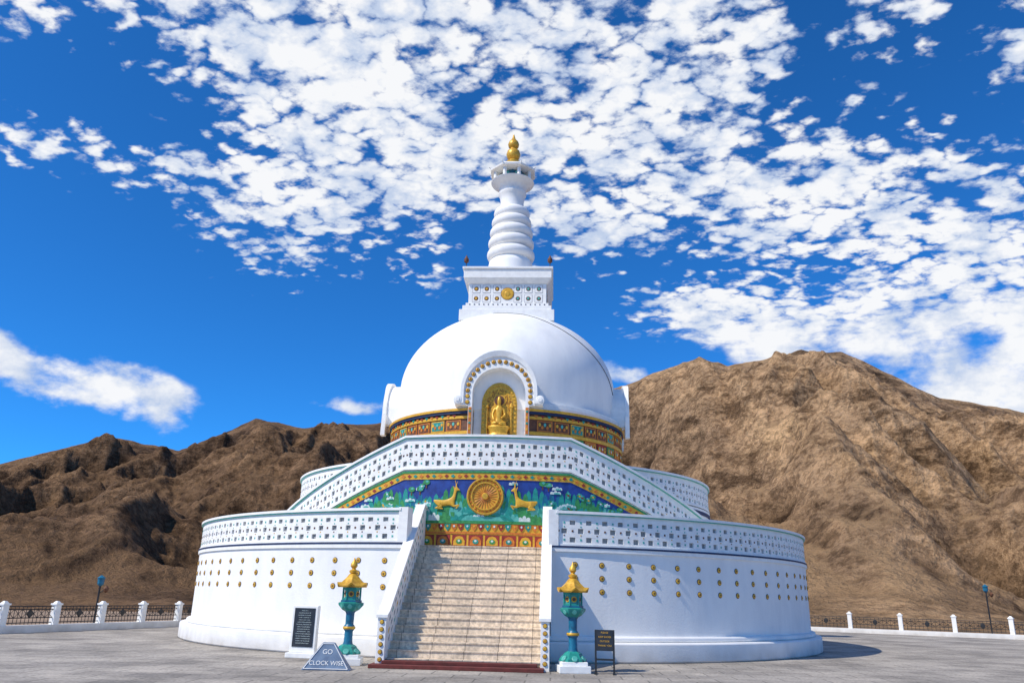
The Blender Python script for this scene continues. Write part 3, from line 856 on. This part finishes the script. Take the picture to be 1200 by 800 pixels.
SKY=[(-120,6),(-90,6),(-60,7),(-45,5.8),(-36.4,6.9),(-30.6,9.3),(-26.3,8.8),(-21.6,11.4),(-18.7,11.1),(-12.7,11.8),(-4,13),(5.45,15.0),(7.7,15.9),(10.8,16.9),(12.8,16.1),(15.5,16.5),(18,17.0),(20.6,16.4),(23.3,14.8),(26.2,13.1),(30.8,11.6),(38,10),(50,8),(70,7),(120,6)]
def sky_el(a):
    for (a0,e0),(a1,e1) in zip(SKY[:-1],SKY[1:]):
        if a0<=a<=a1:
            t=(a-a0)/(a1-a0); return e0+(e1-e0)*t
    return 6
A0,A1,NA,NR=-90,90,1350,270
vs=[];fs=[];cr_=[]
r0=62
V=Vector
def rdg(v,k,s=.0016):
    n_=noise.noise(v); return 1-math.sqrt(n_*n_+s)*k
for i in range(NA+1):
    az=A0+(A1-A0)*i/NA
    rr=330+40*noise.noise(V((az*.06,3.1,0)))+ (60*min(1,-az/20) if az<0 else 0)
    H=rr*math.tan(radians(sky_el(az)))+1.6
    sa,ca=sin(radians(az)),cos(radians(az))
    lf=.8 if az<0 else 1
    for j in range(NR+1):
        t=(j/NR)*1.3
        r=r0+(rr-r0)*t
        x=2+r*sa; y=-33+r*ca
        g = (t**1.28) if t<=1 else max(0,1-(t-1)*1.3)
        wx=noise.noise(V((x*.011,y*.011,1.7)))*26; wy=noise.noise(V((x*.011,y*.011,7.7)))*26
        n1=rdg(V(((x+wx)*.020,(y+wy)*.0085,0.3)),2.5,.003)
        n2=rdg(V(((x+wy*.6+wx*.4)*.050,(y+wx*.5)*.026,4.3)),2.5,.003)
        n3=rdg(V(((x-wy*.3)*.13,(y+wx*.3)*.075,8.3)),2.3,.004)
        n4=noise.ridged_multi_fractal(V((x*.11,y*.09,2.3)),.8,2.2,6,1.0,2.0)-1.1
        env=min(1,t*1.9)*(1 if t<.62 else max(.04,1-(t-.62)*2.8))
        e2=min(1,t*2.8)*(1 if t<.72 else max(.16,1-(t-.72)*3.2))*lf
        rel=(n1-.5)*23*(H/80)*env+(n2-.5)*10.5*e2*(.3+.7*env)+(n3-.45)*3.6*e2+n4*2.1*e2
        z=H*g+rel
        z=z*min(1,t*6)-.6
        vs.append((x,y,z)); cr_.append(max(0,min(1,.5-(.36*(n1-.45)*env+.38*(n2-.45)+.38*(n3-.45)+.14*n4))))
n=NR+1
for i in range(NA):
    for j in range(NR):
        a=i*n+j; fs.append((a,a+1,a+n+1,a+n))
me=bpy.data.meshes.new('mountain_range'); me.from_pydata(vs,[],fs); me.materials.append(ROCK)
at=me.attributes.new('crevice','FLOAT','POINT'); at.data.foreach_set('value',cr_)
me.update()
if me.polygons[0].normal.z<0: me.flip_normals()
me.shade_smooth()
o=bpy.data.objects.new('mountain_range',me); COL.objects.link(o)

# ------------------------------------------------------------------ light
AZS,ELS=57,47
sd=Vector((-sin(radians(AZS))*cos(radians(ELS)),-cos(radians(AZS))*cos(radians(ELS)),sin(radians(ELS))))
sl=bpy.data.lights.new('sun','SUN'); sl.energy=4.5; sl.angle=radians(.5); sl.color=(1,.93,.81)
so=bpy.data.objects.new('sun',sl); COL.objects.link(so); so.rotation_euler=sd.to_track_quat('Z','Y').to_euler(); so.location=(-20,-20,40)

w=bpy.data.worlds.new('World'); scene.world=w; w.use_nodes=True; nt=w.node_tree; L=nt.links
for n_ in list(nt.nodes): nt.nodes.remove(n_)
out=nt.nodes.new('ShaderNodeOutputWorld'); bg=nt.nodes.new('ShaderNodeBackground'); bg.inputs['Strength'].default_value=.1
L.new(bg.outputs[0],out.inputs[0])
sky=nt.nodes.new('ShaderNodeTexSky'); sky.sky_type='NISHITA'; sky.sun_disc=False; sky.sun_elevation=radians(ELS); sky.sun_rotation=radians(180+AZS)
sky.altitude=3500; sky.air_density=1.0; sky.dust_density=.2; sky.ozone_density=3
tint=nt.nodes.new('ShaderNodeMix'); tint.data_type='RGBA'; tint.blend_type='MULTIPLY'; tint.inputs['Factor'].default_value=1
L.new(sky.outputs[0],tint.inputs['A']); tint.inputs['B'].default_value=(.26,1.18,2.0,1)
tc=nt.nodes.new('ShaderNodeTexCoord'); sp=nt.nodes.new('ShaderNodeSeparateXYZ'); L.new(tc.outputs['Generated'],sp.inputs[0])
def M(op,a,b_=None,c_=None,clamp=False):
    n_=nt.nodes.new('ShaderNodeMath'); n_.operation=op; n_.use_clamp=clamp
    for i,v in enumerate((a,b_,c_)):
        if v is None: continue
        if isinstance(v,(int,float)): n_.inputs[i].default_value=v
        else: L.new(v,n_.inputs[i])
    return n_.outputs[0]
az=M('MULTIPLY',M('ARCTAN2',sp.outputs['X'],sp.outputs['Y']),180/pi)
el=M('MULTIPLY',M('ARCSINE',sp.outputs['Z']),180/pi)
cv=nt.nodes.new('ShaderNodeCombineXYZ'); L.new(az,cv.inputs[0]); L.new(el,cv.inputs[1])
zz=M('MAXIMUM',M('ADD',sp.outputs['Z'],.18),.05)
px=M('DIVIDE',sp.outputs['X'],zz); py=M('DIVIDE',sp.outputs['Y'],zz)
cp=nt.nodes.new('ShaderNodeCombineXYZ'); L.new(px,cp.inputs[0]); L.new(py,cp.inputs[1])
def MP(src,rot=0,st=(1,1,1),loc=(0,0,0)):
    mp=nt.nodes.new('ShaderNodeMapping'); mp.inputs['Scale'].default_value=st; mp.inputs['Rotation'].default_value=(0,0,radians(rot)); mp.inputs['Location'].default_value=loc
    L.new(src,mp.inputs['Vector']); return mp.outputs[0]
def NZ(vec,scale,detail,rough):
    n_=nt.nodes.new('ShaderNodeTexNoise'); n_.inputs['Scale'].default_value=scale; n_.inputs['Detail'].default_value=detail; n_.inputs['Roughness'].default_value=rough
    L.new(vec,n_.inputs['Vector']); return n_
BL=[(-26,38,18,8.5,0,1.4),(-3,38,22,13,0,1.5),(-19,28,13,8,12,1.45),(-33,27,9,2.2,14,1.0),(3.7,29,15,8,-8,1.4),(14,38,9,7,0,1.2),(21,27,12,8,-20,1.25),(29,22,10,8,0,1.5),
    (12.5,20.5,8,3.0,8,1.4),(19,17.6,11,3.2,-5,2.0),(30,14.3,15,5.0,-8,3.0),(-35,12.6,13,3.0,-6,1.4),(-41,35,7,4,30,1.0),(34,33,5,3.5,0,1.2),(27,39,8,5,20,1.2),(-17,12.9,5,1.3,0,.9),
    (-10,22.3,3.4,1.3,0,.75),(-40,25.6,4,2.0,0,.8),(-7,32,10,6,-10,1.0),(5,16,3.5,1.5,0,1.2),(-45,42,12,6,0,1.2),(0,60,60,18,0,.8),(120,40,50,22,0,.9),(-120,40,45,22,0,.8),(180,30,40,18,0,.9),(-180,30,40,18,0,.9)]  # blobs behind the camera are unseen clouds, added for lighting
wn=NZ(MP(tc.outputs['Generated']),4.5,4,.6)
wv=nt.nodes.new('ShaderNodeVectorMath'); wv.operation='SUBTRACT'; L.new(wn.outputs['Color'],wv.inputs[0]); wv.inputs[1].default_value=(.5,.5,.5)
wm=nt.nodes.new('ShaderNodeVectorMath'); wm.operation='MULTIPLY'; L.new(wv.outputs[0],wm.inputs[0]); wm.inputs[1].default_value=(12,6,0)
wa=nt.nodes.new('ShaderNodeVectorMath'); wa.operation='ADD'; L.new(cv.outputs[0],wa.inputs[0]); L.new(wm.outputs[0],wa.inputs[1])
acc=None
for (a,e_,ra,re,rot,wt) in BL:
    mp=nt.nodes.new('ShaderNodeMapping'); mp.vector_type='TEXTURE'
    mp.inputs['Location'].default_value=(a,e_,0); mp.inputs['Rotation'].default_value=(0,0,radians(rot)); mp.inputs['Scale'].default_value=(ra,re,1)
    L.new(wa.outputs[0],mp.inputs['Vector'])
    g=nt.nodes.new('ShaderNodeTexGradient'); g.gradient_type='SPHERICAL'; L.new(mp.outputs[0],g.inputs[0])
    v=M('MULTIPLY',g.outputs['Fac'],wt)
    acc=v if acc is None else M('ADD',acc,v)
mask=M('MINIMUM',acc,.95)
pl=MP(cp.outputs[0],35,(1,1.25,1))
n1=NZ(pl,4.2,4,.55).outputs['Fac']
n2=NZ(pl,20,7,.62).outputs['Fac']
vo=nt.nodes.new('ShaderNodeTexVoronoi'); vo.feature='F1'; vo.inputs['Scale'].default_value=25
vj=NZ(pl,15,3,.6); vjs=nt.nodes.new('ShaderNodeVectorMath'); vjs.operation='MULTIPLY_ADD'; L.new(vj.outputs['Color'],vjs.inputs[0]); vjs.inputs[1].default_value=(.10,.10,0); L.new(pl,vjs.inputs[2])
L.new(vjs.outputs[0],vo.inputs['Vector'])
cell=M('SUBTRACT',.44,vo.outputs['Distance'])
hi=M('ADD',M('ADD',M('MULTIPLY',M('SUBTRACT',n1,.5),2.0),M('MULTIPLY',M('SUBTRACT',n2,.5),2.2)),M('MULTIPLY',cell,1.3))
ld=MP(tc.outputs['Generated'],0,(1,1,1.7))
l1=NZ(ld,10,8,.58).outputs['Fac']; 
lo_=M('MULTIPLY',M('SUBTRACT',l1,.5),3.4)
wmix=nt.nodes.new('ShaderNodeMapRange'); wmix.interpolation_type='SMOOTHSTEP'; wmix.inputs['From Min'].default_value=15; wmix.inputs['From Max'].default_value=22; L.new(el,wmix.inputs['Value'])
tt=nt.nodes.new('ShaderNodeMix'); tt.data_type='FLOAT'; L.new(wmix.outputs[0],tt.inputs['Factor']); L.new(lo_,tt.inputs['A']); L.new(hi,tt.inputs['B'])
t=M('ADD',M('MULTIPLY',mask,1.08),tt.outputs['Result'])
mr=nt.nodes.new('ShaderNodeMapRange'); mr.interpolation_type='SMOOTHSTEP'; mr.inputs['From Min'].default_value=.36; mr.inputs['From Max'].default_value=1.0
L.new(t,mr.inputs['Value'])
gate=M('MULTIPLY',mask,5,clamp=True)
dens=M('MULTIPLY',M('MULTIPLY',mr.outputs[0],gate),.98)
sh=M('ADD',M('MULTIPLY',M('SUBTRACT',t,.85),.22),NZ(MP(tc.outputs['Generated'],0,(1,1,1.4),(3,1,0)),16,5,.6).outputs['Fac'])
cc=nt.nodes.new('ShaderNodeValToRGB'); cc.color_ramp.elements[0].position=.38; cc.color_ramp.elements[0].color=(.56,.66,.85,1); cc.color_ramp.elements[1].position=.62; cc.color_ramp.elements[1].color=(.97,.98,1,1)
L.new(sh,cc.inputs['Fac'])
cs=nt.nodes.new('ShaderNodeVectorMath'); cs.operation='SCALE'; cs.inputs['Scale'].default_value=9.8; L.new(cc.outputs['Color'],cs.inputs[0])
mx=nt.nodes.new('ShaderNodeMix'); mx.data_type='RGBA'; L.new(dens,mx.inputs['Factor']); L.new(tint.outputs['Result'],mx.inputs['A']); L.new(cs.outputs[0],mx.inputs['B'])
L.new(mx.outputs['Result'],bg.inputs['Color'])
w.cycles.sampling_method='MANUAL'; w.cycles.sample_map_resolution=512

# ------------------------------------------------------------------ camera
cam=bpy.data.cameras.new('camera'); co=bpy.data.objects.new('camera',cam); COL.objects.link(co)
cam.sensor_width=36; cam.lens=27.45; cam.clip_end=8000; cam.clip_start=.1
R=Matrix.Rotation(radians(3.3),4,'Z')@Matrix.Rotation(radians(108),4,'X')@Matrix.Rotation(radians(1.37),4,'Z')
co.matrix_world=Matrix.Translation((2.05,-33,1.6))@R
scene.camera=co
